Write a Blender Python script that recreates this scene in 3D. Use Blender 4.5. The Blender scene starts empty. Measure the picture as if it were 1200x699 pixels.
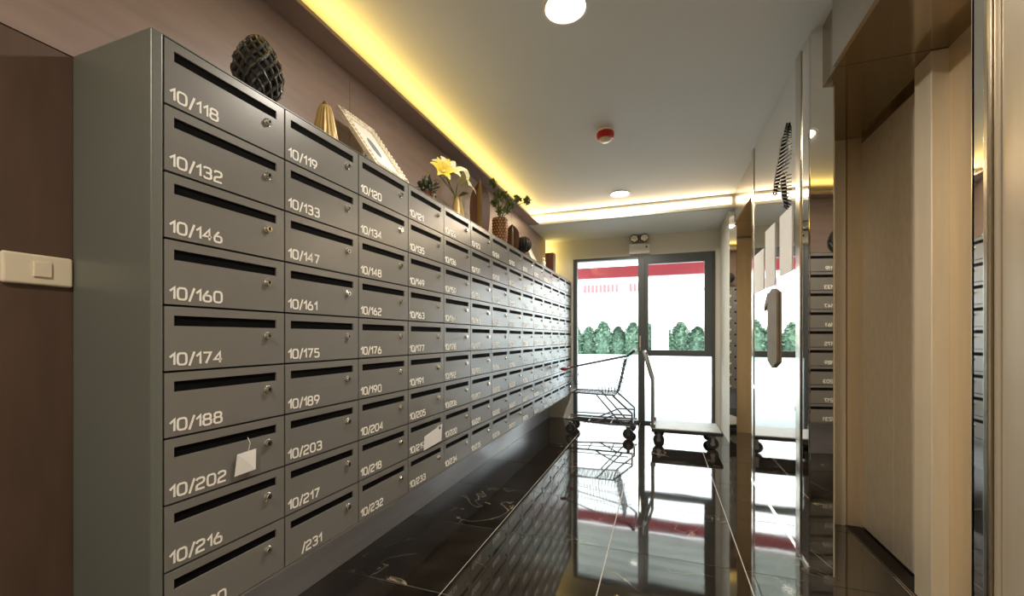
import bpy, bmesh, math, random
from mathutils import Vector, Matrix
random.seed(7)
PI = math.pi
sc = bpy.context.scene
C = sc.collection

# ------------------------------------------------------------------ camera, world, lights, exposure
cam_data = bpy.data.cameras.new('camera')
cam = bpy.data.objects.new('camera', cam_data); C.objects.link(cam); sc.camera = cam
cam.location = (0, 0, 1.10)
cam.rotation_euler = (PI/2, 0, .344)
cam_data.sensor_width = 36; cam_data.lens = 36*490/1200
cam_data.shift_y = 46.1/1200
cam_data.clip_start = .02; cam_data.clip_end = 300

w = bpy.data.worlds.new('world'); sc.world = w; w.use_nodes = True
bg = w.node_tree.nodes['Background']
bg.inputs['Color'].default_value = (.94, .98, 1.0, 1); bg.inputs['Strength'].default_value = 4.4

sun_d = bpy.data.lights.new('sun', 'SUN'); sun_d.energy = 4; sun_d.angle = R5 = math.radians(5); sun_d.color = (1, .97, .92)
sun = bpy.data.objects.new('sun', sun_d); C.objects.link(sun); sun.rotation_euler = (math.radians(32), math.radians(18), 0)

sc.view_settings.view_transform = 'Standard'; sc.view_settings.look = 'None'
sc.view_settings.gamma = 1; sc.view_settings.use_curve_mapping = False
sc.view_settings.exposure = 0.6
sc.cycles.max_bounces = 12; sc.cycles.glossy_bounces = 8; sc.cycles.transparent_max_bounces = 12
sc.cycles.diffuse_bounces = 5
sc.cycles.sample_clamp_indirect = 6

def area(name, loc, rot, sx, sy, energy, color, shape='RECTANGLE', spread=180):
    d = bpy.data.lights.new(name, 'AREA'); d.shape = shape; d.size = sx
    if shape in ('RECTANGLE', 'ELLIPSE'): d.size_y = sy
    d.energy = energy; d.color = color; d.spread = math.radians(spread)
    o = bpy.data.objects.new(name, d); C.objects.link(o); o.location = loc; o.rotation_euler = rot
    return o

# yellow strip lamps: on the ledge along the top of the left wall, and behind the far end of its cladding
area('led_strip', (-1.395, .76, 2.437), (0, math.radians(180+38), 0), .03, 7.9, 12, (1, .66, .15))
area('led_strip_end', (-1.54, 5.46, 2.10), (math.radians(90), 0, 0), .05, .55, 1.6, (1, .72, .20))

# ------------------------------------------------------------------ materials
def srgb(r, g, b):
    f = lambda c: (c/255/12.92) if c/255 <= .04045 else ((c/255+.055)/1.055)**2.4
    return (f(r), f(g), f(b), 1)

def mat(name, col, rough=.5, metal=0., noise=0., nscale=8., bump=0., bscale=60., spec=None, emit=None, estr=0., stretch=None, coat=0.):
    m = bpy.data.materials.new(name); m.use_nodes = True
    nt = m.node_tree; b = nt.nodes['Principled BSDF']
    b.inputs['Base Color'].default_value = col
    b.inputs['Roughness'].default_value = rough; b.inputs['Metallic'].default_value = metal
    if spec is not None: b.inputs['Specular IOR Level'].default_value = spec
    if coat: b.inputs['Coat Weight'].default_value = coat; b.inputs['Coat Roughness'].default_value = .05
    if emit: b.inputs['Emission Color'].default_value = emit; b.inputs['Emission Strength'].default_value = estr
    tc = mp = None
    if noise or bump:
        tc = nt.nodes.new('ShaderNodeTexCoord'); mp = nt.nodes.new('ShaderNodeMapping')
        nt.links.new(tc.outputs['Object'], mp.inputs['Vector'])
        if stretch: mp.inputs['Scale'].default_value = stretch
    if noise:
        n = nt.nodes.new('ShaderNodeTexNoise'); n.inputs['Scale'].default_value = nscale; n.inputs['Detail'].default_value = 6
        nt.links.new(mp.outputs[0], n.inputs['Vector'])
        cr = nt.nodes.new('ShaderNodeValToRGB')
        cr.color_ramp.elements[0].position = .3; cr.color_ramp.elements[1].position = .7
        cr.color_ramp.elements[0].color = tuple(c*(1-noise) for c in col[:3])+(1,)
        cr.color_ramp.elements[1].color = tuple(min(1, c*(1+noise)) for c in col[:3])+(1,)
        nt.links.new(n.outputs['Fac'], cr.inputs[0]); nt.links.new(cr.outputs[0], b.inputs['Base Color'])
    if bump:
        n2 = nt.nodes.new('ShaderNodeTexNoise'); n2.inputs['Scale'].default_value = bscale; n2.inputs['Detail'].default_value = 3
        nt.links.new(mp.outputs[0], n2.inputs['Vector'])
        bp = nt.nodes.new('ShaderNodeBump'); bp.inputs['Strength'].default_value = bump; bp.inputs['Distance'].default_value = .01
        nt.links.new(n2.outputs['Fac'], bp.inputs['Height']); nt.links.new(bp.outputs[0], b.inputs['Normal'])
    return m

M = {}
M['box_paint'] = mat('box_paint', srgb(121, 119, 114), .27, noise=.04, nscale=3, bump=.02, bscale=400, spec=.75)
M['side_paint'] = mat('side_paint', srgb(106, 109, 101), .35, noise=.04, nscale=2)
M['slot'] = mat('slot', srgb(9, 8, 8), .9, spec=.1)
M['text'] = mat('text', srgb(248, 244, 234), .4)
M['chrome'] = mat('chrome', (.85, .83, .78, 1), .12, 1)
M['plinth'] = mat('plinth', srgb(168, 170, 180), .18, noise=.06, nscale=4, bump=.08, bscale=14, stretch=(1, .5, 6))
M['cladding'] = mat('cladding', srgb(148, 128, 120), .42, noise=.10, nscale=14, bump=.03, bscale=90, stretch=(1, .3, 2))
M['cladding_low'] = mat('cladding_low', srgb(92, 72, 60), .40, noise=.12, nscale=14, stretch=(1, 2, .3))
M['plaster'] = mat('plaster', srgb(222, 220, 208), .75, noise=.015, nscale=3, bump=.02, bscale=120)
M['ceiling'] = mat('ceiling', srgb(226, 229, 227), .8, noise=.015, nscale=2)
M['mirror_steel'] = mat('mirror_steel', (.80, .77, .72, 1), .035, 1, bump=.035, bscale=2.2, stretch=(1, 1, 1.6))
M['mirror'] = mat('mirror', (.86, .84, .80, 1), .02, 1, bump=.012, bscale=2.5, stretch=(1, 1, .8))
M['soffit_steel'] = mat('soffit_steel', (.36, .29, .20, 1), .07, .92, bump=.02, bscale=2)
M['fascia_steel'] = mat('fascia_steel', (.62, .57, .50, 1), .22, 1, noise=.05, nscale=60, stretch=(1, .1, 4))
M['door_steel'] = mat('door_steel', (.98, .92, .83, 1), .22, .18, noise=.07, nscale=40, bump=.05, bscale=4, stretch=(1, 1, .35))
M['gold_steel'] = mat('gold_steel', (.82, .65, .42, 1), .38, .4, noise=.05, nscale=20, stretch=(1, 1, .1))
M['cream_steel'] = mat('cream_steel', (.92, .82, .64, 1), .36, .3, noise=.05, nscale=20, stretch=(1, 1, .1))
M['beige_steel'] = mat('beige_steel', (.63, .54, .41, 1), .24, .35, noise=.04, nscale=20, stretch=(1, 1, .1))
M['dark_seam'] = mat('dark_seam', srgb(30, 24, 18), .6)
M['post_steel'] = mat('post_steel', (.62, .56, .46, 1), .18, 1)
M['alu'] = mat('alu', srgb(84, 88, 88), .4, .3)
M['white_plastic'] = mat('white_plastic', srgb(235, 222, 196), .3)
M['white_paint'] = mat('white_paint', srgb(238, 236, 228), .5)
M['paper'] = mat('paper', srgb(238, 236, 232), .7, noise=.02, nscale=30)
M['black_plastic'] = mat('black_plastic', srgb(22, 22, 22), .4)
M['red_plastic'] = mat('red_plastic', srgb(190, 30, 34), .35)
M['cart_red'] = mat('cart_red', srgb(150, 30, 36), .4)
M['cart_metal'] = mat('cart_metal', (.10, .10, .105, 1), .35, .6)
M['trolley_metal'] = mat('trolley_metal', (.30, .30, .30, 1), .35, .8)
M['trolley_deck'] = mat('trolley_deck', srgb(150, 150, 146), .45, noise=.15, nscale=12, stretch=(1, 3, 1))
M['rubber'] = mat('rubber', srgb(38, 36, 36), .7)
M['grout'] = mat('grout', srgb(196, 193, 184), .5)
M['lamp'] = mat('lamp', (1, 1, 1, 1), .5, emit=(1, .93, .80, 1), estr=14)
M['cove'] = mat('cove', (1, .9, .75, 1), .5, emit=(1, .72, .42, 1), estr=1.5)
M['red_beam'] = mat('red_beam', srgb(150, 44, 54), .5, noise=.05, nscale=2)
M['canopy'] = mat('canopy', srgb(228, 228, 220), .5, noise=.03, nscale=2)
M['pavement'] = mat('pavement', srgb(170, 176, 182), .8, noise=.04, nscale=1.2)
M['outer_wall'] = mat('outer_wall', srgb(240, 240, 240), .8, noise=.02, nscale=1)
M['kerb'] = mat('kerb', srgb(150, 190, 195), .8)
M['vent'] = mat('vent', srgb(120, 84, 88), .7)
M['hedge'] = mat('hedge', srgb(66, 92, 74), .7, noise=.65, nscale=9)
M['leaf'] = mat('leaf', srgb(96, 112, 52), .55, noise=.35, nscale=30)
M['dark_leaf'] = mat('dark_leaf', srgb(58, 62, 40), .5, noise=.4, nscale=30)
M['petal'] = mat('petal', srgb(250, 246, 205), .5, noise=.06, nscale=40)
M['petal_yellow'] = mat('petal_yellow', srgb(236, 214, 92), .5, noise=.08, nscale=40)
M['gold_vase'] = mat('gold_vase', srgb(190, 164, 108), .4, .3, noise=.12, nscale=40)
M['wicker'] = mat('wicker', srgb(42, 42, 44), .38, noise=.5, nscale=60, coat=.3)
M['wicker_core'] = mat('wicker_core', srgb(16, 15, 15), .6)
M['wood_dark'] = mat('wood_dark', srgb(84, 50, 32), .4, noise=.4, nscale=18, stretch=(1, 1, .2))
M['wood_olive'] = mat('wood_olive', srgb(132, 108, 56), .4, noise=.25, nscale=18, stretch=(1, 1, .2))
M['basket'] = mat('basket', srgb(120, 78, 44), .5, noise=.55, nscale=70)
M['basket_bead'] = mat('basket_bead', srgb(206, 150, 86), .45)
M['frame_ivory'] = mat('frame_ivory', srgb(240, 230, 212), .45, noise=.18, nscale=60, bump=.4, bscale=80)
M['print_grey'] = mat('print_grey', srgb(120, 128, 140), .6)
M['bronze'] = mat('bronze', (.20, .155, .10, 1), .65, 0., spec=.2, noise=.15, nscale=10)
M['lens_red'] = mat('lens_red', srgb(200, 20, 26), .15)

def glass_mat():
    m = bpy.data.materials.new('glass'); m.use_nodes = True; nt = m.node_tree; nt.nodes.clear()
    o = nt.nodes.new('ShaderNodeOutputMaterial'); mx = nt.nodes.new('ShaderNodeMixShader')
    t = nt.nodes.new('ShaderNodeBsdfTransparent'); g = nt.nodes.new('ShaderNodeBsdfGlossy')
    t.inputs[0].default_value = (.95, .98, .97, 1); g.inputs['Roughness'].default_value = .01
    fr = nt.nodes.new('ShaderNodeFresnel'); fr.inputs[0].default_value = 1.45
    nt.links.new(fr.outputs[0], mx.inputs[0]); nt.links.new(t.outputs[0], mx.inputs[1]); nt.links.new(g.outputs[0], mx.inputs[2])
    nt.links.new(mx.outputs[0], o.inputs[0]); return m
M['glass'] = glass_mat()

def floor_mat():
    m = bpy.data.materials.new('black_marble'); m.use_nodes = True; nt = m.node_tree; b = nt.nodes['Principled BSDF']
    b.inputs['Roughness'].default_value = .045; b.inputs['IOR'].default_value = 2.0; b.inputs['Specular IOR Level'].default_value = .6
    tc = nt.nodes.new('ShaderNodeTexCoord'); oi = nt.nodes.new('ShaderNodeObjectInfo')
    ml = nt.nodes.new('ShaderNodeVectorMath'); ml.operation = 'MULTIPLY_ADD'
    ml.inputs[1].default_value = (1, 1, 1)
    cb = nt.nodes.new('ShaderNodeCombineXYZ'); mu = nt.nodes.new('ShaderNodeMath'); mu.operation = 'MULTIPLY'; mu.inputs[1].default_value = 37
    nt.links.new(oi.outputs['Random'], mu.inputs[0])
    for k in range(3): nt.links.new(mu.outputs[0], cb.inputs[k])
    nt.links.new(tc.outputs['Object'], ml.inputs[0]); nt.links.new(cb.outputs[0], ml.inputs[2])
    n0 = nt.nodes.new('ShaderNodeTexNoise'); n0.inputs['Scale'].default_value = 2.2; n0.inputs['Detail'].default_value = 5; n0.inputs['Distortion'].default_value = 1.2
    nt.links.new(ml.outputs[0], n0.inputs['Vector'])
    # thin veins where the noise crosses one half
    a = nt.nodes.new('ShaderNodeMath'); a.operation = 'SUBTRACT'; a.inputs[1].default_value = .5
    ab = nt.nodes.new('ShaderNodeMath'); ab.operation = 'ABSOLUTE'
    cr = nt.nodes.new('ShaderNodeValToRGB'); cr.color_ramp.elements[0].position = 0; cr.color_ramp.elements[1].position = .006
    cr.color_ramp.elements[0].color = (1, 1, 1, 1); cr.color_ramp.elements[1].color = (0, 0, 0, 1)
    nt.links.new(n0.outputs['Fac'], a.inputs[0]); nt.links.new(a.outputs[0], ab.inputs[0]); nt.links.new(ab.outputs[0], cr.inputs[0])
    n1 = nt.nodes.new('ShaderNodeTexNoise'); n1.inputs['Scale'].default_value = 1.6; nt.links.new(ml.outputs[0], n1.inputs['Vector'])
    c1 = nt.nodes.new('ShaderNodeValToRGB'); c1.color_ramp.elements[0].position = .5; c1.color_ramp.elements[1].position = .68
    nt.links.new(n1.outputs['Fac'], c1.inputs[0])
    mm = nt.nodes.new('ShaderNodeMath'); mm.operation = 'MULTIPLY'
    nt.links.new(cr.outputs[0], mm.inputs[0]); nt.links.new(c1.outputs[0], mm.inputs[1])
    n2 = nt.nodes.new('ShaderNodeTexNoise'); n2.inputs['Scale'].default_value = 7; n2.inputs['Detail'].default_value = 8; nt.links.new(ml.outputs[0], n2.inputs['Vector'])
    c2 = nt.nodes.new('ShaderNodeValToRGB'); c2.color_ramp.elements[0].position = .35; c2.color_ramp.elements[1].position = .75
    c2.color_ramp.elements[0].color = srgb(20, 17, 14); c2.color_ramp.elements[1].color = srgb(50, 43, 35)
    nt.links.new(n2.outputs['Fac'], c2.inputs[0])
    mx = nt.nodes.new('ShaderNodeMix'); mx.data_type = 'RGBA'; mx.inputs['B'].default_value = srgb(170, 158, 130)
    nt.links.new(mm.outputs[0], mx.inputs['Factor']); nt.links.new(c2.outputs[0], mx.inputs['A'])
    nt.links.new(mx.outputs['Result'], b.inputs['Base Color'])
    nb = nt.nodes.new('ShaderNodeTexNoise'); nb.inputs['Scale'].default_value = 3; nt.links.new(ml.outputs[0], nb.inputs['Vector'])
    bp = nt.nodes.new('ShaderNodeBump'); bp.inputs['Strength'].default_value = .05; bp.inputs['Distance'].default_value = .01
    nt.links.new(nb.outputs['Fac'], bp.inputs['Height']); nt.links.new(bp.outputs[0], b.inputs['Normal'])
    return m
M['marble'] = floor_mat()

# ------------------------------------------------------------------ mesh helpers
class MB:
    def __init__(s): s.v = []; s.f = []; s.mi = []; s.sm = []
    def add(s, vs, fs, mi=0, smooth=False):
        n = len(s.v); s.v += [tuple(v) for v in vs]
        for f in fs: s.f.append(tuple(i+n for i in f)); s.mi.append(mi); s.sm.append(smooth)
        return s
    def box(s, x0, x1, y0, y1, z0, z1, mi=0):
        vs = [(x, y, z) for x in (x0, x1) for y in (y0, y1) for z in (z0, z1)]
        return s.add(vs, [(0, 1, 3, 2), (4, 6, 7, 5), (0, 4, 5, 1), (2, 3, 7, 6), (0, 2, 6, 4), (1, 5, 7, 3)], mi)
    def prism(s, poly, z0, z1, mi=0):
        n = len(poly); vs = [(x, y, z0) for x, y in poly]+[(x, y, z1) for x, y in poly]
        fs = [(i, (i+1) % n, n+(i+1) % n, n+i) for i in range(n)]+[tuple(range(n))[::-1], tuple(range(n, 2*n))]
        return s.add(vs, fs, mi)
    def tube(s, pts, r, seg=8, mi=0, closed=False):
        pts = [Vector(p) for p in pts]; n = len(pts); rs = r if isinstance(r, (list, tuple)) else [r]*n
        vs = []; up = None
        for i, p in enumerate(pts):
            a = pts[(i-1) % n] if (i or closed) else p; b = pts[(i+1) % n] if (i < n-1 or closed) else p
            d = (b-a).normalized() if (b-a).length > 1e-9 else Vector((0, 0, 1))
            if up is None: up = d.orthogonal().normalized()
            up = (up-d*up.dot(d)); up = up.normalized() if up.length > 1e-6 else d.orthogonal().normalized()
            q = d.cross(up)
            for k in range(seg):
                an = 2*PI*k/seg; vs.append(p+(up*math.cos(an)+q*math.sin(an))*rs[i])
        fs = []
        for i in range(n if closed else n-1):
            j = (i+1) % n
            for k in range(seg): fs.append((i*seg+k, i*seg+(k+1) % seg, j*seg+(k+1) % seg, j*seg+k))
        if not closed: fs += [tuple(range(seg))[::-1], tuple(range((n-1)*seg, n*seg))]
        return s.add(vs, fs, mi, True)
    def lathe(s, prof, c=(0, 0, 0), seg=24, mi=0, axis='z', sx=1, sy=1, cap=True):
        vs = []
        for r, h in prof:
            for k in range(seg):
                a = 2*PI*k/seg; x, y = r*math.cos(a)*sx, r*math.sin(a)*sy
                if axis == 'z': p = (x, y, h)
                elif axis == 'x': p = (h, x, y)
                else: p = (x, h, y)
                vs.append((c[0]+p[0], c[1]+p[1], c[2]+p[2]))
        n = len(prof); fs = [(i*seg+k, i*seg+(k+1) % seg, (i+1)*seg+(k+1) % seg, (i+1)*seg+k) for i in range(n-1) for k in range(seg)]
        if cap: fs += [tuple(range(seg))[::-1], tuple(range((n-1)*seg, n*seg))]
        return s.add(vs, fs, mi, True)
    def ball(s, c, r, seg=12, mi=0, sx=1, sy=1, sz=1):
        pr = [(max(1e-4, r*math.sin(PI*i/8)), -r*math.cos(PI*i/8)*sz) for i in range(9)]
        return s.lathe(pr, c, seg, mi, 'z', sx, sy)
    def mesh(s, name, mats):
        me = bpy.data.meshes.new(name); me.from_pydata(s.v, [], s.f)
        for m in (mats if isinstance(mats, (list, tuple)) else [mats]): me.materials.append(m)
        me.polygons.foreach_set('material_index', s.mi); me.polygons.foreach_set('use_smooth', s.sm)
        bm = bmesh.new(); bm.from_mesh(me); bmesh.ops.recalc_face_normals(bm, faces=bm.faces); bm.to_mesh(me); bm.free()
        if any(s.sm):
            try: me.set_sharp_from_angle(angle=math.radians(45))
            except Exception: pass
        return me
    def build(s, name, mats, parent=None, loc=(0, 0, 0)):
        return link(name, s.mesh(name, mats), parent, loc)

def link(name, me, parent=None, loc=(0, 0, 0)):
    o = bpy.data.objects.new(name, me); C.objects.link(o); o.location = loc
    if parent: o.parent = parent
    return o
def tag(o, label=None, cat=None, group=None, kind=None):
    for k, v in (('label', label), ('category', cat), ('group', group), ('kind', kind)):
        if v: o[k] = v
    return o
def thing(name, label, cat, loc=(0, 0, 0), group=None, kind=None, rz=0):
    o = bpy.data.objects.new(name, None); C.objects.link(o); o.location = loc; o.rotation_euler = (0, 0, rz); o.empty_display_size = .05
    return tag(o, label, cat, group, kind)
def bevel(o, wd=.003, seg=2):
    m = o.modifiers.new('bevel', 'BEVEL'); m.width = wd; m.segments = seg; m.limit_method = 'ANGLE'; return o
def struct(name, parts=None): return thing(name, None, None, kind='structure')

# ------------------------------------------------------------------ the room
XW, XB, XR, D, HC, HL, YN = -1.47, -1.15, .661, 5.61, 2.54, 2.41, -3.2
# floor: grout bed and single tiles
fl = MB().box(-1.62, 1.35, YN, D, -.08, -.003).build('floor', M['grout']); fl['kind'] = 'structure'
T = .632; g = .0025
xs = [-1.526, -.894, -.262, .370, 1.002, 1.30]
tile_cache = {}
for i in range(5):
    for k in range(-9, 6):
        y0 = 2.22+k*T; y1 = y0+T
        y0c, y1c = max(y0, YN+.01), min(y1, D)
        if y1c-y0c < .02: continue
        wx, wy = xs[i+1]-xs[i]-2*g, y1c-y0c-2*g
        key = (round(wx, 3), round(wy, 3))
        if key not in tile_cache:
            tile_cache[key] = MB().box(-wx/2, wx/2, -wy/2, wy/2, -.010, 0).mesh('floor_tile', M['marble'])
        link('floor_tile', tile_cache[key], fl, ((xs[i]+xs[i+1])/2, (y0c+y1c)/2, 0))

# ceiling: main slab, lower slab at the far end, step between them
ce = MB().box(-1.62, 1.35, YN, 4.72, HC, HC+.12).build('ceiling', M['ceiling']); ce['kind'] = 'structure'
lo = MB().box(-1.62, 1.35, 4.725, D, HL, HC+.12).build('lowered_ceiling', M['ceiling'], ce)
cv = thing('cove_light', 'warm glowing light strip along the ceiling step before the glass doors', 'cove light', (0, 4.72, 2.475))
MB().box(-1.46, .66, -.018, -.004, -.035, .038).build('diffuser', M['cove'], cv)
MB().box(-1.47, .66, -.020, .001, .038, .060).box(-1.47, .66, -.020, .001, -.060, -.035).build('cove_trim', M['ceiling'], cv)
area('cove_lamp', (-.4, 4.69, 2.475), (math.radians(-90), 0, 0), 2.1, .05, 5, (1, .74, .45))

# left wall: plaster behind, cladding in front
wl = MB().box(-1.72, -1.60, YN, D+.1, -.08, HC+.12).build('wall_left', M['plaster']); wl['kind'] = 'structure'
ys = [YN, -1.904, -.704, .496, 1.696, 2.896, 4.096, 5.44]
for a, b in zip(ys[:-1], ys[1:]):
    b = min(b, 5.44)
    segs = [(a, b, 2.420)] if b <= 4.72 else ([(a, 4.70, 2.420), (4.70, b, 2.405)] if a < 4.70 else [(a, b, 2.405)])
    mb = MB()
    for (p, q, t) in segs: mb.box(XW-.020, XW, p+.0015*(p == a), q-.0015*(q == b), 1.845, t)
    mb.build('wall_panel', M['cladding'], wl)
    MB().box(XW-.020, XW, a+.0015, b-.0015 if b < 5.4 else D-.003, 0, 1.841).build('lower_wall_panel', M['cladding_low'], wl)
MB().box(XW-.02, -1.347, YN, 4.72, 2.420, 2.430).box(-1.353, -1.347, YN, 4.72, 2.430, 2.438).build('trim_2', M['cladding'])['kind'] = 'structure'
MB().box(-1.60, -1.495, YN, 5.40, .02, 2.38).build('panel_batten', M['dark_seam'], wl)

# far wall with the door opening
dx0, dx1, dz = -1.126, .609, 2.150
wf = MB().box(-1.72, dx0, D, D+.15, -.08, HC+.12).box(dx1, 1.35, D, D+.15, -.08, HC+.12).box(dx0, dx1, D, D+.15, dz, HC+.12).build('wall_far', M['plaster']); wf['kind'] = 'structure'
wn = MB().box(-1.72, 1.35, YN-.12, YN, -.08, HC+.12).build('wall_near', M['plaster']); wn['kind'] = 'structure'

# right wall: outer shell plus piers, recess backs
wr = MB().box(1.22, 1.35, YN, D+.1, -.08, HC+.12).build('wall_right', M['plaster']); wr['kind'] = 'structure'
# pier beside the glass door (plaster face) with polished chamfer
MB().prism([(XR, D), (XR, 4.84), (.676, 4.829), (.815, 5.46), (1.22, 5.46), (1.22, D)], 0, HC).build('plaster_pier', M['plaster'], wr)
MB().prism([(XR, 4.838), (.720, 4.797), (.815, 5.44), (.80, 5.44)], 0, HC-.002).build('polished_corner', M['mirror'], wr)
MB().prism([(.820, 5.458), (1.005, 5.458), (1.005, 5.440), (.820, 5.440)], 0, 2.25).build('lift_jamb_panel', M['gold_steel'], wr)
MB().prism([(1.011, 5.458), (1.10, 5.458), (1.10, 5.440), (1.011, 5.440)], 0, 2.25).build('lift_jamb_panel', M['gold_steel'], wr)
# pier between the lifts
MB().prism([(XR+.012, 3.66), (XR+.012, 2.345), (.745, 2.30), (.955, 2.98), (1.22, 2.98), (1.22, 3.70), (.70, 3.70)], 0, HC).build('pier_core', M['cream_steel'], wr)
MB().prism([(XR, 2.335), (.733, 2.279), (.948, 2.955), (.93, 2.955), (.727, 2.296), (.668, 2.343)], 0, HC-.002).build('polished_corner', M['mirror'], wr)
MB().box(XR-.002, XR+.010, 2.535, 3.600, .745, HC-.004).build('polished_panel', M['mirror'], wr)
MB().box(XR-.002, XR+.010, 2.535, 3.600, .004, .715).build('polished_panel', M['mirror_steel'], wr)
bevel(MB().box(XR-.010, XR+.010, 2.535, 3.600, .715, .745).build('panel_rail', M['chrome'], wr), .004)
bevel(MB().box(XR-.008, XR+.010, 3.602, 3.668, .001, HC-.003).build('panel_stile', M['post_steel'], wr), .004)
bevel(MB().box(XR-.010, XR+.010, 2.455, 2.533, .001, HC-.003).build('panel_stile', M['post_steel'], wr), .004)
bevel(MB().box(XR-.004, XR+.010, 2.345, 2.450, .001, HC-.003).build('panel_stile', M['mirror'], wr), .004)
MB().box(XR-.010, XR+.008, 2.34, 3.668, 0, .010).build('panel_foot_trim', M['chrome'], wr)
# recess walls and soffits of both lifts
for (ya, yb, ys_, jn) in ((.99, 2.15, 2.955, 'a'), (3.70, 4.66, 5.44, 'b')):
    MB().box(1.075, 1.22, ya, yb, 0, 2.255).build('recess_panel', M['gold_steel'], wr)
    MB().box(.700, 1.22, ya, yb-.003, 2.255, HC).build('soffit_panel', M['soffit_steel'], wr)
    MB().box(.700, 1.22, yb, ys_, 2.255, HC).build('soffit_panel', M['soffit_steel'], wr)
    MB().box(.685, .700, ya, yb-.01, 2.252, HC-.001).build('fascia_panel', M['fascia_steel'], wr)
    MB().box(.705, 1.22, yb-.003, yb, 2.262, HC).build('soffit_joint', M['dark_seam'], wr)
# far side reveal of the near lift
MB().box(.948, 1.012, 2.957, 2.98, 0, 2.254).build('lift_jamb_panel', M['cream_steel'], wr)
MB().box(1.019, 1.10, 2.957, 2.98, 0, 2.254).build('lift_jamb_panel', M['gold_steel'], wr)
# near pier
MB().box(.545, 1.22, YN, .985, 0, HC).build('pier_core', M['dark_seam'], wr)
MB().box(.527, .545, .945, .990, 0, HC-.002).build('polished_strip', M['mirror'], wr)
MB().box(.527, 1.07, .985, .992, 0, HC-.002).build('pier_side_panel', M['fascia_steel'], wr)
bevel(MB().box(.515, .545, .929, .943, 0, HC-.002).build('panel_stile', M['post_steel'], wr), .003)
bevel(MB().box(.521, .545, .917, .928, 0, HC-.002).build('panel_stile', M['beige_steel'], wr), .002)
for k in range(4):
    y1 = .915-k*1.0; y0 = max(y1-.996, YN)
    MB().box(.525, .545, y0, y1, 0, HC-.002).build('polished_panel', M['beige_steel'], wr)

# lift doors
def lift(yc0, label):
    L = thing('lift_entrance', label, 'lift doors', (1.09, yc0, 0))
    # local: y from 0 (near) to .68 (far)
    for a, b in ((0, .338), (.342, .684)):
        MB().box(0, .05, a, b, .012, 2.222).build('door_panel', M['door_steel'], L)
    MB().box(-.004, .06, -.05, .69, 2.224, 2.254).build('door_header', M['soffit_steel'], L)
    f = MB().box(-.070, .03, -.121, 0, 0, 2.254).build('door_frame', M['cream_steel'], L); bevel(f, .003)
    MB().box(-.078, -.012, -.115, .69, -.004, .004).build('door_sill', M['dark_seam'], L)
    MB().box(-.082, -.078, -.115, .69, -.004, .004).build('sill_trim', M['bronze'], L)
    return L
lift(2.272, 'brushed steel lift doors in the near recess on the right, between gold jambs')
lift(4.755, 'lift doors in the far recess, mostly hidden behind the polished pier')

# glass entrance in the far wall
d1 = struct('door_1')
yf0, yf1 = 5.60, 5.68
A = M['alu']
MB().box(dx0, dx0+.050, yf0, yf1, 0, dz).build('door_frame', A, d1)
MB().box(dx1-.035, dx1, yf0, yf1, 0, dz).build('door_frame', A, d1)
MB().box(dx0+.050, dx1-.035, yf0, yf1, dz-.035, dz).build('door_frame', A, d1)
MB().box(dx0+.050, dx1-.035, yf0, yf1, 0, .030).build('door_sill', A, d1)
bevel(MB().box(-.285, -.205, yf0-.02, yf1, .030, dz-.035).build('mullion', A, d1), .004)
sash = MB()
sx0, sx1, sz0, sz1 = -.205, dx1-.035, .865, dz-.035
sash.box(sx0, sx0+.045, yf0-.015, yf0+.03, sz0, sz1).box(sx1-.085, sx1, yf0-.015, yf0+.03, sz0, sz1)
sash.box(sx0+.045, sx1-.085, yf0-.015, yf0+.03, sz0, sz0+.075).box(sx0+.045, sx1-.085, yf0-.015, yf0+.03, sz1-.085, sz1)
sash.build('window_sash', A, d1)
for x0, x1, z0, z1 in ((dx0+.05, -.285, .03, dz-.035), (sx0+.045, sx1-.085, sz0+.075, sz1-.085), (-.205, dx1-.035, .03, sz0)):
    MB().box(x0, x1, 5.635, 5.641, z0, z1).build('glass_pane', M['glass'], d1)
MB().box(-.268, -.250, yf0-.045, yf0-.02, .93, 1.12).box(-.266, -.252, yf0-.06, yf0-.045, .95, 1.10).build('door_handle', M['chrome'], d1)

# ------------------------------------------------------------------ outdoors
pv = MB().box(-30, 30, D+.15, 60, -.12, -.02).build('ground', M['pavement']); pv['kind'] = 'structure'
bw = MB().box(-30, 30, 27, 27.3, 0, 5.6).build('wall_outside', M['outer_wall']); bw['kind'] = 'structure'
for a, b, n in ((-4.75, -2.5, 9), (-1.9, -.9, 4)):
    for k in range(n):
        x = a+(b-a)*k/n; MB().box(x, x+(b-a)/n*.7, 26.93, 27, 3.95, 4.45).build('vent_grille', M['vent'], bw)
for k in range(16):
    x = .05+k*.22; MB().box(x, x+.15, 26.93, 27, 3.92, 4.03).build('vent_grille', M['print_grey'], bw)
kb = MB().box(-12, 12, 23.6, 23.9, -.02, .14).build('kerb', M['kerb']); tag(kb, 'pale blue kerb at the foot of the hedge outside', 'kerb')
gp = thing('gate_pillar', 'white square pillar outside, seen beside the hedge through right glass', 'pillar', (.0, 23.0, 0))
MB().box(-.50, .32, 0, .5, -.02, 3.5).build('shaft', M['outer_wall'], gp); MB().box(-.56, .38, -.06, .56, 3.5, 3.6).build('cap', M['outer_wall'], gp)
cn = thing('carport_canopy', 'canopy outside with a red front beam and ribbed pale roof', 'canopy', (0, 8.05, 0))
MB().box(-9, 9, -.06, .06, 2.22, 2.42).build('red_beam', M['red_beam'], cn)
MB().box(-9, 9, -2.28, .06, 2.50, 2.54).build('roof_sheet', M['canopy'], cn)
for k in range(7):
    MB().box(-9, 9, -2.15+k*.31, -2.07+k*.31, 2.43, 2.50).build('roof_rib', M['canopy'], cn)
for x in (-7.5, 7.5): MB().box(x-.06, x+.06, -.06, .06, -.02, 2.22).build('post', M['outer_wall'], cn)
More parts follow.
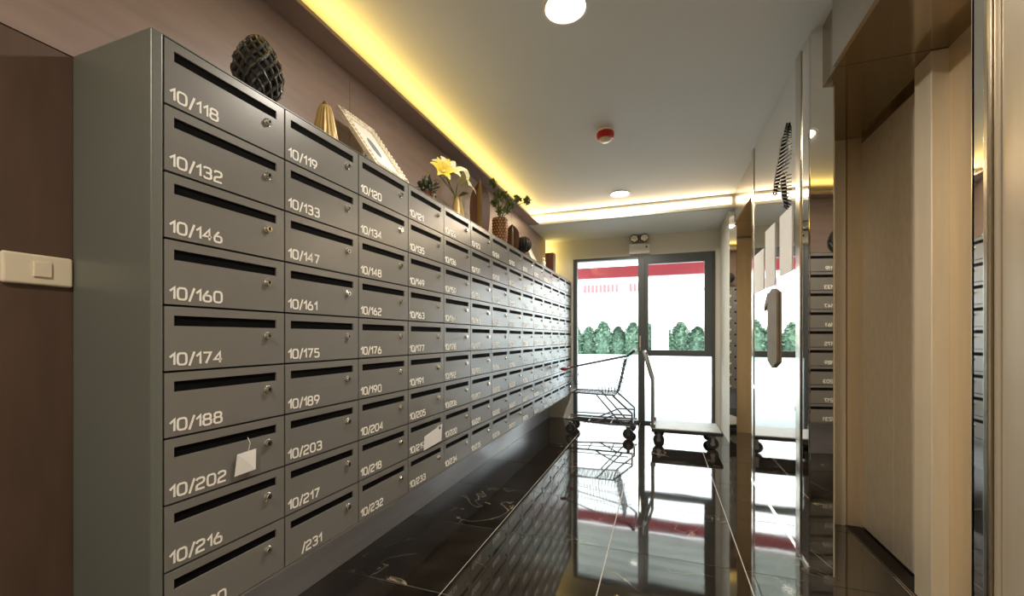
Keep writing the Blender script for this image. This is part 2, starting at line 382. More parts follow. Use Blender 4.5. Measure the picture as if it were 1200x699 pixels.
# hedge: separate shrubs
def shrub_mesh(seed):
    rnd = random.Random(seed); m = MB()
    for k in range(520):
        h = rnd.random()**.8; rad = .60*(1-h**3.2)+.06
        a = rnd.random()*2*PI; r = rad*(.55+.5*rnd.random())
        c = Vector((r*math.cos(a), r*math.sin(a), .05+h*1.75)); s_ = .09+.07*rnd.random()
        u = Vector((rnd.uniform(-1, 1), rnd.uniform(-1, 1), rnd.uniform(-1, 1))).normalized(); v = u.orthogonal().normalized()*s_*.5; u = u*s_
        m.add([c-u, c+v, c+u, c-v], [(0, 1, 2, 3)])
    m.lathe([(.45, 0), (.5, .6), (.4, 1.2), (.12, 1.65)], seg=10)
    return m.mesh('foliage', M['hedge'])
sm = [shrub_mesh(s) for s in (1, 2, 3)]
xh = -4.9; k = 0
while k < 10:
    o = bpy.data.objects.new('hedge_shrub', sm[k % 3]); C.objects.link(o)
    o.location = (xh, 24.7+.2*(k % 2), 0); s_ = .92+.28*random.random(); o.scale = (1, 1, s_); o.rotation_euler = (0, 0, k*1.3)
    tag(o, '%s green bushy shrub from the left in the outdoor hedge' % ['first', 'second', 'third', 'fourth', 'fifth', 'sixth', 'seventh', 'eighth', 'ninth', 'tenth'][k], 'shrub', 'shrubs of the hedge outside')
    xh += .84; k += 1

# ------------------------------------------------------------------ mailboxes
W, H, Z0, Y0 = .350, .16556, 1.842, .677
SEG = {
 '0': [[(.22, 0), (.08, .1), (.04, .3), (.04, .7), (.08, .9), (.22, 1), (.62, 1), (.76, .9), (.8, .7), (.8, .3), (.76, .1), (.62, 0), (.22, 0)]],
 '1': [[(.05, .68), (.42, 1), (.42, 0)]],
 '2': [[(.05, .82), (.16, .97), (.32, 1), (.58, 1), (.74, .93), (.78, .78), (.74, .6), (.6, .52), (.2, .42), (.08, .3), (.05, 0), (.8, 0)]],
 '3': [[(.05, .88), (.2, 1), (.6, 1), (.76, .9), (.76, .62), (.62, .52), (.3, .52)], [(.62, .52), (.78, .4), (.78, .12), (.62, 0), (.2, 0), (.05, .12)]],
 '4': [[(.62, 0), (.62, 1), (.05, .32), (.82, .32)]],
 '5': [[(.74, 1), (.12, 1), (.1, .58), (.6, .58), (.76, .47), (.78, .15), (.62, 0), (.2, 0), (.05, .1)]],
 '6': [[(.5, 1), (.1, .5), (.05, .28), (.1, .08), (.25, 0), (.6, 0), (.75, .08), (.78, .28), (.75, .48), (.6, .56), (.2, .56)]],
 '7': [[(.05, 1), (.76, 1), (.3, 0)]],
 '8': [[(.22, .54), (.08, .66), (.08, .88), (.22, 1), (.6, 1), (.74, .88), (.74, .66), (.6, .54), (.22, .54)], [(.22, .54), (.04, .42), (.04, .12), (.2, 0), (.62, 0), (.78, .12), (.78, .42), (.6, .54)]],
 '9': [[(.33, 0), (.72, .5), (.78, .72), (.73, .92), (.58, 1), (.23, 1), (.08, .92), (.05, .72), (.08, .52), (.23, .44), (.62, .44)]],
 '/': [[(.0, -.14), (.46, 1.12)]]}
ADV = {'1': .66, '/': .60}
def text_mb(txt, h=.0285, sw=.0050, t=.0012, mb=None, y=0, z=0):
    mb = mb or MB(); wd = h*.95
    for ch in txt:
        if ch == ' ': y += wd*1.05; continue
        for si, pl in enumerate(SEG[ch]):
            P = [Vector((a*wd, b*h)) for a, b in pl]; n = len(P); cl = pl[0] == pl[-1]; vs = []; tt = t+.0003*si
            for i in range(n):                       # mitred ribbon, no overlapping faces
                d0 = (P[i]-P[i-1]).normalized() if i else ((P[0]-P[-2]).normalized() if cl else None)
                d1 = (P[i+1]-P[i]).normalized() if i < n-1 else ((P[1]-P[0]).normalized() if cl else None)
                dd = ((d0 or d1)+(d1 or d0)).normalized(); nn = Vector((-dd.y, dd.x)); k = sw/2/max(.5, dd.dot(d1 or d0))
                p, q = P[i]+nn*k, P[i]-nn*k
                vs += [(0, y+p.x, z+p.y), (tt, y+p.x, z+p.y), (tt, y+q.x, z+q.y), (0, y+q.x, z+q.y)]
            fs = []
            for i in range(n-1):
                a = 4*i; b = a+4; fs += [(a+1, b+1, b+2, a+2), (a, b, b+1, a+1), (a+2, b+2, b+3, a+3)]
            if not cl: fs += [(0, 1, 2, 3), (4*n-4, 4*n-1, 4*n-2, 4*n-3)]
            mb.add(vs, fs)
        y += wd*ADV.get(ch, 1.06)
    return mb

gp_ = .0028
sl0, sl1, st, sb = .0235, .319, .025, .051         # slot span across and below the row top
bd = MB(); yy = [gp_, sl0, sl1, W-gp_]; zz = [gp_, H-sb, H-st, H-gp_]
for i in range(3):
    for j in range(3):
        if (i, j) != (1, 1): bd.box(-.014, 0, yy[i], yy[i+1], zz[j], zz[j+1])
door_me = bmesh.new(); tmp = bd.mesh('door', M['box_paint']); door_me.from_mesh(tmp)
bmesh.ops.remove_doubles(door_me, verts=door_me.verts, dist=1e-5)
seen = {}
for f in list(door_me.faces):
    key = tuple(sorted(v.index for v in f.verts)); seen.setdefault(key, []).append(f)
bmesh.ops.delete(door_me, geom=[f for l in seen.values() if len(l) > 1 for f in l], context='FACES_ONLY')
door_me.to_mesh(tmp); door_me.free(); door_me = tmp
body_me = MB().box(-.314, -.0165, .0006, W-.0006, .0006, H-.0006).mesh('body', M['side_paint'])
gap_me = MB().box(-.0165, -.0145, .0006, W-.0006, .0006, H-.0006).mesh('gap_shade', M['slot'])  # black sheet behind the door, shade of the gaps put into its colour
slot_shade_me = MB().box(-.0125, -.005, sl0-.0, sl1+.0, H-sb, H-st-.001).mesh('slot_shade', M['slot'])  # black block filling the slot, its dark inside painted as colour
lk = MB().lathe([(.0125, 0), (.0125, .002), (.0105, .0035), (.0100, .009), (.0088, .011), (.004, .011), (.0035, .0085), (.0005, .0085)], seg=14, axis='x')
lock_me = lk.mesh('lock', M['chrome'])
key_me = MB().box(.0095, .0114, -.0012, .0012, -.006, .006).mesh('keyhole', M['slot'])
colw = ['first', 'second', 'third', 'fourth', 'fifth', 'sixth', 'seventh', 'eighth', 'ninth', 'tenth', 'eleventh', 'twelfth', 'thirteenth', 'fourteenth']
for j in range(9):
    for k in range(14):
        num = 118+14*j+k; txt = '10/%d' % num
        extra = ''
        if num == 231: txt = '  /231'; extra = ' with 10 worn off'
        if num == 202: extra = ' with paper tag'
        if num == 219: extra = ' with folded letter'
        lab = 'grey metal mailbox %s%s, %s column from left, %s row down' % ('231' if num == 231 else '10/%d' % num, extra, colw[k], colw[j])
        L = thing('mailbox', lab, 'mailbox', (XB, Y0+k*W, Z0-(j+1)*H), 'wall mailboxes in the grey bank')
        link('body', body_me, L); link('gap_shade', gap_me, L); link('door', door_me, L); 
        link('slot_shade', slot_shade_me, L)
        lo_ = link('lock', lock_me, L, (0, .2865, H-.076)); lo_['label'] = 'round chrome cam lock'
        link('keyhole', key_me, lo_).rotation_euler = (random.uniform(-.5, .5), 0, 0)
        t = text_mb(txt, mb=None).build('number_lettering', M['text'], L, (0, .0125, .0165)); t['label'] = 'raised off-white number'
cb = thing('mailbox_cabinet', 'grey cabinet carcass with a tall plain side panel around the mailboxes', 'cabinet', (XB, Y0, Z0-9*H))
ht = 9*H
bevel(MB().box(-.3185, 0, -.027, -.0005, -.006, ht+.0035).build('side_panel', M['side_paint'], cb), .004, 3)
MB().box(-.3185, 0, .0, 14*W, ht+.0003, ht+.0035).build('top_panel', M['side_paint'], cb)
MB().box(-.3185, -.0, .0, 14*W, -.006, -.0005).build('bottom_panel', M['box_paint'], cb)
MB().box(-.3185, 0, 14*W+.0005, 14*W+.018, -.006, ht+.0035).build('side_panel', M['side_paint'], cb)
pl = MB().box(XW+.0005, XW+.014, .66, D-.004, .001, .345).build('trim_1', M['plinth']); pl['kind'] = 'structure'

# paper tag and letter on the mailboxes
t = thing('paper_tag', 'small white paper tag hanging on a string from the slot of 10/202', 'paper tag', (XB+.006, .885, .737))
MB().add([(0, -.032, -.034), (.004, .030, -.030), (.001, .034, .030), (.003, -.026, .028), (.0012, -.032, -.034), (.0052, .030, -.030), (.0022, .034, .030), (.0042, -.026, .028)],
         [(0, 1, 2, 3), (7, 6, 5, 4), (0, 4, 5, 1), (1, 5, 6, 2), (2, 6, 7, 3), (3, 7, 4, 0)]).build('tag_sheet', M['paper'], t)
MB().tube([(.003, .008, .026), (.003, .014, .052), (-.004, .012, .068)], .0008, 5).build('string', M['text'], t)
t = tag(MB().add([(.001, 1.86, .520), (.004, 2.035, .532), (.006, 2.04, .622), (.002, 1.865, .590), (.0025, 1.86, .520), (.0055, 2.035, .532), (.0075, 2.04, .622), (.0035, 1.865, .590)],
         [(0, 1, 2, 3), (7, 6, 5, 4), (0, 4, 5, 1), (1, 5, 6, 2), (2, 6, 7, 3), (3, 7, 4, 0)]).build('folded_letter', M['paper'], None, (XB+.003, 0, 0)),
    'white folded letter sticking on the fourth column, second row from bottom', 'letter')

# light switch on the left wall
s = thing('light_switch', 'cream wall switch plate beside the mailbox side panel', 'switch', (XW, .583, 1.268))
bevel(MB().box(0, .012, -.064, .064, -.038, .038).build('switch_plate', M['white_plastic'], s), .006, 3)
bevel(MB().box(.012, .0165, -.012, .022, -.018, .020).build('rocker', M['white_plastic'], s), .002)

# ------------------------------------------------------------------ ornaments on the mailbox bank
ZT = Z0+.0035
def orn(name, label, cat, x, y, rz=0): return thing(name, label, cat, (x, y, ZT), rz=rz)
# woven dark egg
e = orn('woven_ornament', 'dark woven egg-shaped ornament on top of the first mailbox column', 'ornament', -1.24, 1.005)
def eggr(h): # h 0..1
    return .071*math.sin(PI*min(1, max(0, h))**.85)**.62
prof = [(max(.003, eggr(i/20)*.93), .004+.232*i/20) for i in range(21)]
MB().lathe(prof, seg=24).build('core', M['wicker_core'], e)
m = MB()
for sgn in (1, -1):
    for k in range(13):
        pts = []
        for i in range(25):
            h = .03+.94*i/24; a = 2*PI*k/13+sgn*h*2.6; r = eggr(h)*(.98+.045*math.sin(i*1.9+k*PI))
            pts.append((r*math.cos(a), r*math.sin(a), .004+.232*h))
        m.tube(pts, .0052, 5)
m.build('woven_strands', M['wicker'], e)
# gold cone
def cone(x, y, label, h, r, name='cone_ornament'):
    o = orn(name, label, 'ornament', x, y); m = MB(); seg = 36
    prof = [(r*1.35, 0), (r*1.3, .008), (r*1.15, .02), (r*.92, h*.4), (r*.62, h*.80), (r*.45, h*.92), (r*.2, h*.95)]
    vs = []
    for q, hh in prof:
        for k in range(seg):
            a = 2*PI*k/seg; rr = q*(1+.05*(1 if k % 2 else -1)); vs.append((rr*math.cos(a), rr*math.sin(a), hh))
    n = len(prof); m.add(vs, [(i*seg+k, i*seg+(k+1) % seg, (i+1)*seg+(k+1) % seg, (i+1)*seg+k) for i in range(n-1) for k in range(seg)]+[tuple(range(seg))[::-1], tuple(range((n-1)*seg, n*seg))], smooth=True)
    m.build('cone_body', M['gold_vase'], o)
    MB().lathe([(r*.2, h*.95), (r*.24, h*.98), (r*.16, h*1.02), (.001, h*1.03)], seg=12).build('knob', M['wood_olive'], o)
    return o
cone(-1.27, 1.325, 'ribbed gold cone ornament between the woven egg and the picture frame', .195, .046)
# picture frames
def picture(x, y, wy, hh, lean, rz, label, stand=True):
    o = orn('picture_frame', label, 'picture frame', x, y, rz)
    R = Matrix.Translation((0, 0, .012)) @ Matrix.Rotation(-lean, 4, 'Y')
    def place(mb): mb.v = [tuple(R @ Vector(v)) for v in mb.v]; return mb
    fw = wy*.15; m = MB()
    m.box(-.012, .006, -wy/2, wy/2, 0, fw).box(-.012, .006, -wy/2, wy/2, hh-fw, hh).box(-.012, .006, -wy/2, -wy/2+fw, fw, hh-fw).box(-.012, .006, wy/2-fw, wy/2, fw, hh-fw)
    n = 14
    for i in range(n):
        for z_ in (fw/2, hh-fw/2): m.ball((.007, -wy/2+fw/2+(wy-fw)*i/(n-1), z_), fw*.24, 6)
        for y_ in (-wy/2+fw/2, wy/2-fw/2): m.ball((.007, y_, fw/2+(hh-fw)*i/(n-1)), fw*.24, 6)
    place(m).build('frame', M['frame_ivory'], o)
    place(MB().box(-.010, -.004, -wy/2+fw, wy/2-fw, fw, hh-fw)).build('picture_sheet', M['paper'], o)
    m = MB(); c = []
    N = 20
    for i in range(N): a = 2*PI*i/N; c.append((-.0035, wy*.11*math.cos(a), hh*.5+hh*.17*math.sin(a)))
    m.add(c, [tuple(range(N))]); place(m).build('printed_motif', M['print_grey'], o)
    if stand: MB().tube([(-.004-hh*.6*math.sin(lean), 0, hh*.6*math.cos(lean)), (-hh*math.sin(lean)-.01, 0, .002)], .004, 6).build('easel_leg', M['wood_olive'], o)
    return o
picture(-1.185, 1.665, .255, .38, .62, 0, 'ivory carved picture frame leaning back above the third mailbox column', True)
# dark foliage
def clump(m, c, r, n, ls, rnd):
    for _ in range(n):
        d = Vector((rnd.gauss(0, 1), rnd.gauss(0, 1), rnd.gauss(0, 1))).normalized(); p = Vector(c)+d*r*rnd.random()**.4
        u = (d+Vector((rnd.uniform(-.6, .6), rnd.uniform(-.6, .6), rnd.uniform(-.6, .6)))).normalized()*ls; v = u.orthogonal().normalized()*ls*.38
        m.add([p-u*.5, p+v, p+u, p-v], [(0, 1, 2, 3)])
o = orn('succulent_plant', 'low dark green leafy plant beside the lilies', 'plant', -1.225, 2.03)
rnd = random.Random(3); m = MB(); clump(m, (0, 0, .085), .055, 150, .024, rnd); fo = m.build('foliage', M['dark_leaf'], o); fo['kind'] = 'stuff'
MB().lathe([(.030, 0), (.040, .05), (.042, .06), (.034, .058)], seg=16).build('pot', M['wood_dark'], o)
# lily vase
o = orn('lily_vase', 'gold vase holding large pale yellow and white lilies', 'vase', -1.25, 2.44)
MB().lathe([(.054, 0), (.056, .006), (.046, .02), (.040, .07), (.030, .12), (.022, .15), (.026, .165), (.020, .165), (.016, .14)], seg=28).build('vase_body', M['gold_vase'], o)
def lily(name, c, d, size, mt, o, seed):
    rnd = random.Random(seed); d = Vector(d).normalized(); u = d.orthogonal().normalized(); v = d.cross(u); m = MB(); c = Vector(c)
    for k in range(6):
        a = 2*PI*k/6+rnd.uniform(-.15, .15); r = (u*math.cos(a)+v*math.sin(a)); s_ = r.cross(d); ln = size*(1+rnd.uniform(-.12, .2)); prev = []
        for i in range(7):
            t_ = i/6; cpos = c+d*ln*(.75*math.sin(t_*1.9))+r*ln*(.12+.95*t_**1.5); wd = ln*.32*math.sin(PI*min(.97, .12+t_*.88))
            prev += [cpos-s_*wd, cpos+d*(-.02*ln)-r*.0, cpos+s_*wd]
        m.add(prev, [(i*3+j, i*3+j+1, (i+1)*3+j+1, (i+1)*3+j) for i in range(6) for j in range(2)], smooth=True)
    f = m.build(name, M[mt], o)
    st = MB()
    for k in range(5):
        a = 2*PI*k/5; st.tube([c+d*.01, c+d*size*.8+(u*math.cos(a)+v*math.sin(a))*size*.16], .0016, 5)
    st.build('stamens', M['petal_yellow'], f); return f
fl_spec = [((.02, -.27, .215), (.5, -.35, .25), .075, 'petal_yellow'), ((.02, -.185, .235), (.6, -.5, .6), .092, 'petal'), ((.03, -.045, .235), (.75, .1, .35), .092, 'petal')]
sm_ = MB()
for i, (c, d, sz, mt) in enumerate(fl_spec):
    lily('lily_flower', c, d, sz, mt, o, i)
    sm_.tube([(0, 0, .15), (0, c[1]*.4, .19), Vector(c)-Vector(d)*.01], .003, 6)
sm_.build('stem', M['leaf'], o)
lf = MB()
for p, q, wd in (((0, -.12, .20), (.05, -.20, .18), .012), ((0, -.2, .20), (.03, -.15, .31), .010), ((0, 0, .17), (.06, .05, .20), .012)):
    p, q = Vector(p), Vector(q); mi_ = (p+q)/2+Vector((0, 0, .01)); s_ = (q-p).cross(Vector((1, 0, 0))).normalized()*wd
    lf.add([p, mi_-s_, q, mi_+s_], [(0, 1, 2, 3)])
lf.build('leaf', M['leaf'], o)
# tall brown carved leaf
o = orn('carved_wood_ornament', 'tall dark brown carved wooden ornament with an olive stripe', 'ornament', -1.275, 2.85, -1.15)
def slab(rw, h, th, z0=0, n=14, pw=.7, x=0, y0=0):
    m = MB(); vs = []
    for i in range(n+1):
        t_ = i/n; wd = rw*(.55+.45*math.sin(PI*(.15+.75*t_)))*(1-max(0, (t_-.70)/.30)**2*.92)
        for sx in (-1, 1): vs += [(x+sx*th/2, y0-wd, z0+h*t_), (x+sx*th*.9, y0, z0+h*t_), (x+sx*th/2, y0+wd, z0+h*t_)]
    fs = []
    for i in range(n):
        a = i*6; b = a+6
        fs += [(a+3, a+4, b+4, b+3), (a+4, a+5, b+5, b+4), (a, a+1, b+1, b), (a+1, a+2, b+2, b+1), (a, a+3, b+3, b), (a+2, a+5, b+5, b+2)]
    fs += [(0, 1, 2, 5, 4, 3), tuple(n*6+i for i in (0, 1, 2, 5, 4, 3))]
    return m.add(vs, fs)
slab(.075, .41, .04).build('carved_body', M['wood_dark'], o)
slab(.026, .425, .052).build('stripe', M['wood_olive'], o)
# basket pot with branches
o = orn('potted_branches', 'brown beaded basket pot with green budded branches reaching out', 'plant', -1.24, 3.17)
MB().lathe([(.050, 0), (.058, .03), (.062, .12), (.060, .22), (.052, .22), (.05, .1)], seg=24).build('basket_pot', M['basket'], o)
m = MB()
for j in range(9):
    for k in range(16):
        a = 2*PI*(k+.5*(j % 2))/16; r = .056+.006*min(1, j/4); m.ball((r*math.cos(a), r*math.sin(a), .02+.023*j), .006, 6)
b_ = m.build('beads', M['basket_bead'], o); b_['kind'] = 'stuff'
tips = [(-.07, .03, .53), (-.04, .06, .44), (.19, .13, .385), (.12, .10, .40), (.02, .05, .42), (.02, .12, .33), (-.05, .00, .36), (.08, .02, .34), (.0, .0, .29)]
rnd = random.Random(5)
for (x, y, z) in tips:
    MB().tube([(0, 0, .20), (x*.4, y*.4, .20+(z-.2)*.6), (x, y, z)], .003, 5).build('branch', M['leaf'], o)
    m = MB(); clump(m, (x, y, z), .032, 60, .020, rnd); m.ball((x, y, z), .018, 8, sz=1.3)
    q = m.build('leaf_cluster', M['leaf'], o); q['kind'] = 'stuff'
o = orn('carved_wood_ornament', 'short rounded brown carved wooden ornament right of the basket pot', 'ornament', -1.225, 3.42, -1.15)
slab(.062, .23, .04).build('carved_body', M['wood_dark'], o); slab(.020, .22, .050).build('stripe', M['wood_olive'], o)
o = orn('round_ornament', 'dark round ball ornament beside the small white frame', 'ornament', -1.25, 3.82)
MB().ball((0, 0, .145), .072, 20).build('ball', M['wicker_core'], o)
m = MB()
for k in range(8):
    a = PI*k/8; m.tube([(.074*math.cos(a)*math.sin(t_), .074*math.sin(a)*math.sin(t_), .145+.074*math.cos(t_)) for t_ in [2*PI*i/20 for i in range(20)]], .004, 5, closed=True)
m.build('woven_bands', M['wicker'], o)
MB().lathe([(.04, 0), (.035, .03), (.02, .05), (.03, .085)], seg=16).build('foot', M['wood_dark'], o)
picture(-1.21, 4.06, .17, .25, .45, 0, 'small white picture frame beside the dark ball ornament', True)
o = orn('small_figurine', 'small cream figurine at far end of the mailbox top', 'ornament', -1.20, 4.36)
MB().lathe([(.028, 0), (.030, .01), (.018, .03), (.024, .06), (.012, .08)], seg=14).build('figure_body', M['white_plastic'], o)
MB().ball((0, 0, .095), .018, 12).build('figure_head', M['white_plastic'], o)
o = orn('wooden_block_vase', 'brown square wooden vase standing last on the mailbox top', 'vase', -1.27, 4.93)
bevel(MB().box(-.05, .05, -.06, .06, 0, .27).build('vase_body', M['wood_dark'], o), .006)
MB().box(-.051, .051, -.02, .02, .003, .268).build('stripe', M['wood_olive'], o)

# ------------------------------------------------------------------ ceiling fittings
def downlight(y, label, en=15):
    o = thing('downlight', label, 'downlight', (-.395, y, HC), 'round recessed ceiling downlights')
    MB().lathe([(.100, -.001), (.100, -.006), (.088, -.010), (.082, -.004), (.082, -.001)], seg=40, cap=False).build('trim_ring', M['white_paint'], o)
    MB().lathe([(.081, -.001), (.081, -.0045), (.0005, -.0045)], seg=40).build('lamp_disc', M['lamp'], o)
    area('downlight_lamp', (-.395, y, HC-.014), (0, 0, 0), .15, .15, en, (1, .91, .79), 'DISK', 170)
downlight(1.79, 'round white downlight nearest the camera, cut by the top edge')
downlight(4.30, 'round white downlight close to the glowing ceiling step')
downlight(-.72, 'round white downlight behind the camera, seen only in reflections', 25)
sd = thing('fire_alarm', 'red round fire alarm sounder on the ceiling between the downlights', 'fire alarm', (-.37, 2.96, HC))
MB().lathe([(.055, -.001), (.055, -.012), (.050, -.016)], seg=28).build('base', M['white_paint'], sd)
MB().lathe([(.058, -.016), (.060, -.022), (.060, -.050), (.052, -.056)], seg=28).build('sounder_body', M['red_plastic'], sd)
MB().lathe([(.040, -.056), (.042, -.066), (.028, -.078), (.004, -.080)], seg=24).build('lens', M['white_plastic'], sd)
el = thing('emergency_light', 'white twin-head emergency light box above the glass door', 'emergency light', (-.267, D, 2.165))
bevel(MB().box(-.125, .125, -.075, 0, 0, .125).build('battery_box', M['white_paint'], el), .005)
for x in (-.062, .062):
    h_ = MB().lathe([(.030, .03), (.048, .012), (.052, -.03), (.047, -.034)], (x, -.06, .190), 18, axis='y').build('lamp_head', M['black_plastic'], el)
    MB().lathe([(.044, -.036), (.030, -.040), (.001, -.041)], (x, -.06, .190), 18, axis='y').build('lens', M['chrome'], h_)
    MB().tube([(x, -.04, .125), (x, -.04, .155)], .010, 8).build('lamp_neck', M['white_paint'], el)
MB().box(.075, .095, -.079, -.075, .07, .09).build('test_button', M['black_plastic'], el)

# ------------------------------------------------------------------ notices and ornaments on the polished pier
grp = 'paper notices on the polished pier'
for (y0, y1, z0, z1, lab) in ((2.619, 2.858, 1.46, 1.81, 'white paper notice on the polished pier, nearest to the camera'),
                              (2.976, 3.223, 1.43, 1.81, 'white paper notice on the polished pier, middle of three'),
                              (3.272, 3.590, 1.43, 1.71, 'white paper notice on the polished pier, farthest and lowest of three')):
    o = MB().box(XR-.006, XR-.003, y0, y1, z0, z1).build('paper_notice', M['paper']); tag(o, lab, 'notice', grp)
o = thing('floor_numeral', 'bronze numeral 1 on the polished pier below the notices', 'sign', (XR-.004, 3.0, .93))
MB().prism([(-.115, .02), (0, -.02), (.115, .02), (.115, .44), (.0, .475), (-.115, .44)], 0, .012).build('numeral_stem', M['bronze'], o).rotation_euler = (0, 0, 0)
o.children[0].data.transform(Matrix(((0, 0, -1, 0), (1, 0, 0, 0), (0, 1, 0, 0), (0, 0, 0, 1))))
q = MB().prism([(.115, .40), (.20, .345), (.215, .375), (.115, .46)], 0, .012).build('numeral_flag', M['bronze'], o)
q.data.transform(Matrix(((0, 0, -1, 0), (1, 0, 0, 0), (0, 1, 0, 0), (0, 0, 0, 1))))
def feather(pts, ends, n, label):
    o = thing('ribbed_leaf_ornament', label, 'ornament', (XR-.004, 0, 0), 'black ribbed leaf ornaments on the pier')
    pts = [Vector((-.004, y, z)) for y, z in pts]
    MB().tube(pts, [.005]+[.011]*(len(pts)-2)+[.004], 6).build('leaf_spine', M['black_plastic'], o)
    m = MB()
    for i in range(n):
        t_ = (i+.5)/n*(len(pts)-1); a = min(int(t_), len(pts)-2); p = pts[a].lerp(pts[a+1], t_-a); e = ends[a]+(ends[a+1]-ends[a])*(t_-a)
        m.tube([p+Vector((-.002, 0, 0)), Vector((p.x-.003, e, p.z-.035))], [.0055, .003], 5)
    m.build('leaf_ribs', M['black_plastic'], o)
feather([(2.69, 2.285), (2.78, 2.225), (2.86, 2.13), (2.93, 2.05), (3.00, 1.985)], [2.67, 2.67, 2.67, 2.80, 2.93], 20, 'long black ribbed leaf ornament high on the polished pier, left one')
feather([(2.80, 2.04), (2.79, 1.97), (2.77, 1.90), (2.74, 1.83)], [2.675, 2.67, 2.67, 2.68], 10, 'shorter black ribbed leaf ornament just above the nearest notice')

# ------------------------------------------------------------------ shopping cart
ct = thing('shopping_cart', 'wire shopping cart with red handle ends standing before the left glass', 'shopping cart', (-.28, 4.86, 0))
def wheel(parent, x, y, r=.058, mt='cart_metal'):
    w_ = thing('caster', None, None, (x, y, 0)); w_.parent = parent
    MB().lathe([(r*.6, -.016), (r*.95, -.016), (r, -.010), (r, .010), (r*.95, .016), (r*.6, .016)], (0, 0, r), 20, axis='y').build('tyre', M['rubber'], w_)
    MB().lathe([(.012, -.020), (r*.6, -.012), (r*.6, .012), (.012, .020)], (0, 0, r), 14, axis='y').build('hub', M[mt], w_)
    MB().box(-.014, .014, -.024, -.020, r-.012, 2*r+.02).box(-.014, .014, .020, .024, r-.012, 2*r+.02).box(-.016, .016, -.024, .024, 2*r+.010, 2*r+.022).build('fork', M[mt], w_)
for x in (-.06, -.70):
    for y in (-.20 if x > -.3 else -.14, .20 if x > -.3 else .14): wheel(ct, x, y)
CM = M['cart_metal']; m = MB()
for s_ in (-1, 1):
    m.tube([(.01, s_*.205, .15), (-.30, s_*.19, .15), (-.76, s_*.14, .165)], .010, 8)
    m.tube([(-.02, s_*.205, .15), (-.02, s_*.205, .28), (-.22, s_*.20, .46)], .010, 8)
    m.tube([(-.02, s_*.205, .26), (-.20, s_*.20, .26), (-.42, s_*.18, .155)], .008, 8)
    m.tube([(-.12, s_*.20, .15), (-.40, s_*.18, .46)], .008, 8)
    m.tube([(-.06, s_*.20, .19), (-.70, s_*.15, .20)], .006, 6)
for x in (-.02, -.25, -.5, -.75): m.tube([(x, -.20+.07*(-x), .155), (x, .20-.07*(-x), .155)], .006, 6)
m.tube([(-.22, -.20, .46), (-.22, .20, .46)], .008, 6)
m.build('base_frame', CM, ct)
def rim(u): return (-.05-.72*u, .225-.05*u, .90-.16*u)
def bot(u): return (-.20-.50*u, .195-.04*u, .465+.01*u)
m = MB()
for s_ in (-1, 1):
    m.tube([(rim(u)[0], s_*rim(u)[1], rim(u)[2]) for u in (0, .5, 1)], .007, 8)
    m.tube([(bot(u)[0], s_*bot(u)[1], bot(u)[2]) for u in (0, .5, 1)], .008, 8)
    for i in range(19):
        u = i/18; a, b = rim(u), bot(u); m.tube([(a[0], s_*a[1], a[2]), (b[0], s_*b[1], b[2])], .0018, 4)
    for j in (1, 2):
        k = j/3; m.tube([tuple((rim(u)[q]*(1-k)+bot(u)[q]*k)*(s_ if q == 1 else 1) for q in range(3)) for u in (0, 1)], .003, 5)
m.build('basket_side', CM, ct)
m = MB()
for i in range(9):
    v = -1+2*i/8; a, b = rim(1), bot(1); m.tube([(a[0], v*a[1], a[2]), (b[0], v*b[1], b[2])], .002, 4)
a = rim(1); m.tube([(a[0], -a[1], a[2]), (a[0], a[1], a[2])], .007, 8)
b = bot(1); m.tube([(b[0], -b[1], b[2]), (b[0], b[1], b[2])], .006, 8)
m.build('basket_front', CM, ct)
m = MB()
for i in range(12):
    v = -1+2*i/11; m.tube([(bot(0)[0], v*bot(0)[1], bot(0)[2]), (bot(1)[0], v*bot(1)[1], bot(1)[2])], .002, 4)
for i in range(10):
    b = bot(i/9); m.tube([(b[0], -b[1], b[2]), (b[0], b[1], b[2])], .003, 5)
m.build('basket_floor', CM, ct)
m = MB()   # hinged rear gate, folded seat with upright ribs
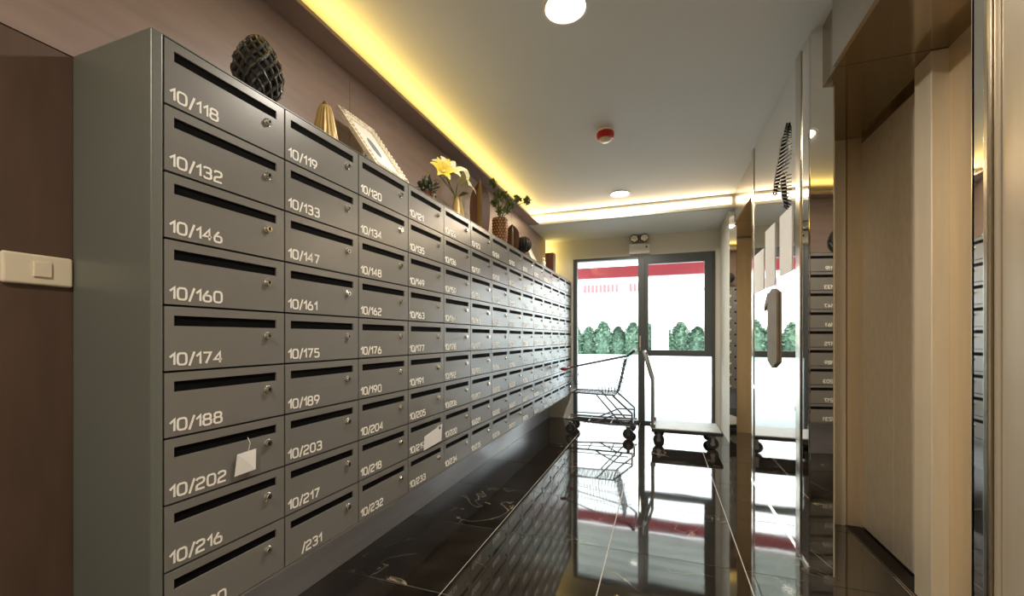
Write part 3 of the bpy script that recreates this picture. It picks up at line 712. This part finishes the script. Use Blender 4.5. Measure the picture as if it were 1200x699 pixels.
for i in range(11):
    v = -.95+1.9*i/10; m.tube([(-.185, v*.19, .48), (-.10, v*.21, .86)], .0025, 5)
for k in range(9):
    t_ = k/8; x, z = -.185+.085*t_, .48+.38*t_; m.tube([(x, -.19, z), (x, .19, z)], .004, 6)
    for s_ in (-1, 1): m.tube([(x-.03, s_*.18, z+.01), (x+.035, s_*.18, z-.012)], .004, 5)
m.build('rear_gate', CM, ct)
m = MB()
for k in range(6):
    x = -.20-.035*k; m.tube([(x, -.15, .49), (x-.01, -.15, .55)], .003, 5).tube([(x, .15, .49), (x-.01, .15, .55)], .003, 5).tube([(x, -.15, .49), (x, .15, .49)], .004, 5)
m.build('seat_flap', CM, ct)
hd = MB().tube([(.0, -.23, .955), (.0, .23, .955)], .013, 12).build('handle', M['cart_red'], ct); hd['label'] = 'red push handle'
for s_ in (-1, 1): MB().tube([(.0, s_*.235, .955), (-.03, s_*.235, .93), (-.07, s_*.225, .895)], .012, 8).build('handle_bracket', M['black_plastic'], ct)

for s_ in (-1, 1): MB().ball((rim(1)[0], s_*rim(1)[1], rim(1)[2]), .020, 10, sx=2.2).build('corner_bumper', M['cart_red'], ct)

# ------------------------------------------------------------------ platform trolley
pt = thing('platform_trolley', 'flat platform trolley with upright tube handle before the right glass', 'trolley', (-.09, 4.48, 0))
bevel(MB().box(0, .64, 0, .46, .150, .178).build('platform', M['trolley_deck'], pt), .006)
bevel(MB().box(-.008, .648, -.008, .468, .138, .170).build('edge_bumper', M['rubber'], pt), .006)
for x in (.06, .56):
    for y in (.05, .41): wheel(pt, x, y, .055, 'trolley_metal')
MB().tube([(.0, .02, .17), (.0, .02, .66), (-.02, .02, .72), (-.075, .035, .92), (-.085, .08, .945), (-.085, .38, .945), (-.075, .43, .92), (-.02, .44, .72), (.0, .44, .66), (.0, .44, .17)], .014, 10).build('handle', M['trolley_metal'], pt)
MB().box(-.02, .03, .005, .04, .178, .215).box(-.02, .03, .42, .455, .178, .215).build('handle_socket', M['trolley_metal'], pt)
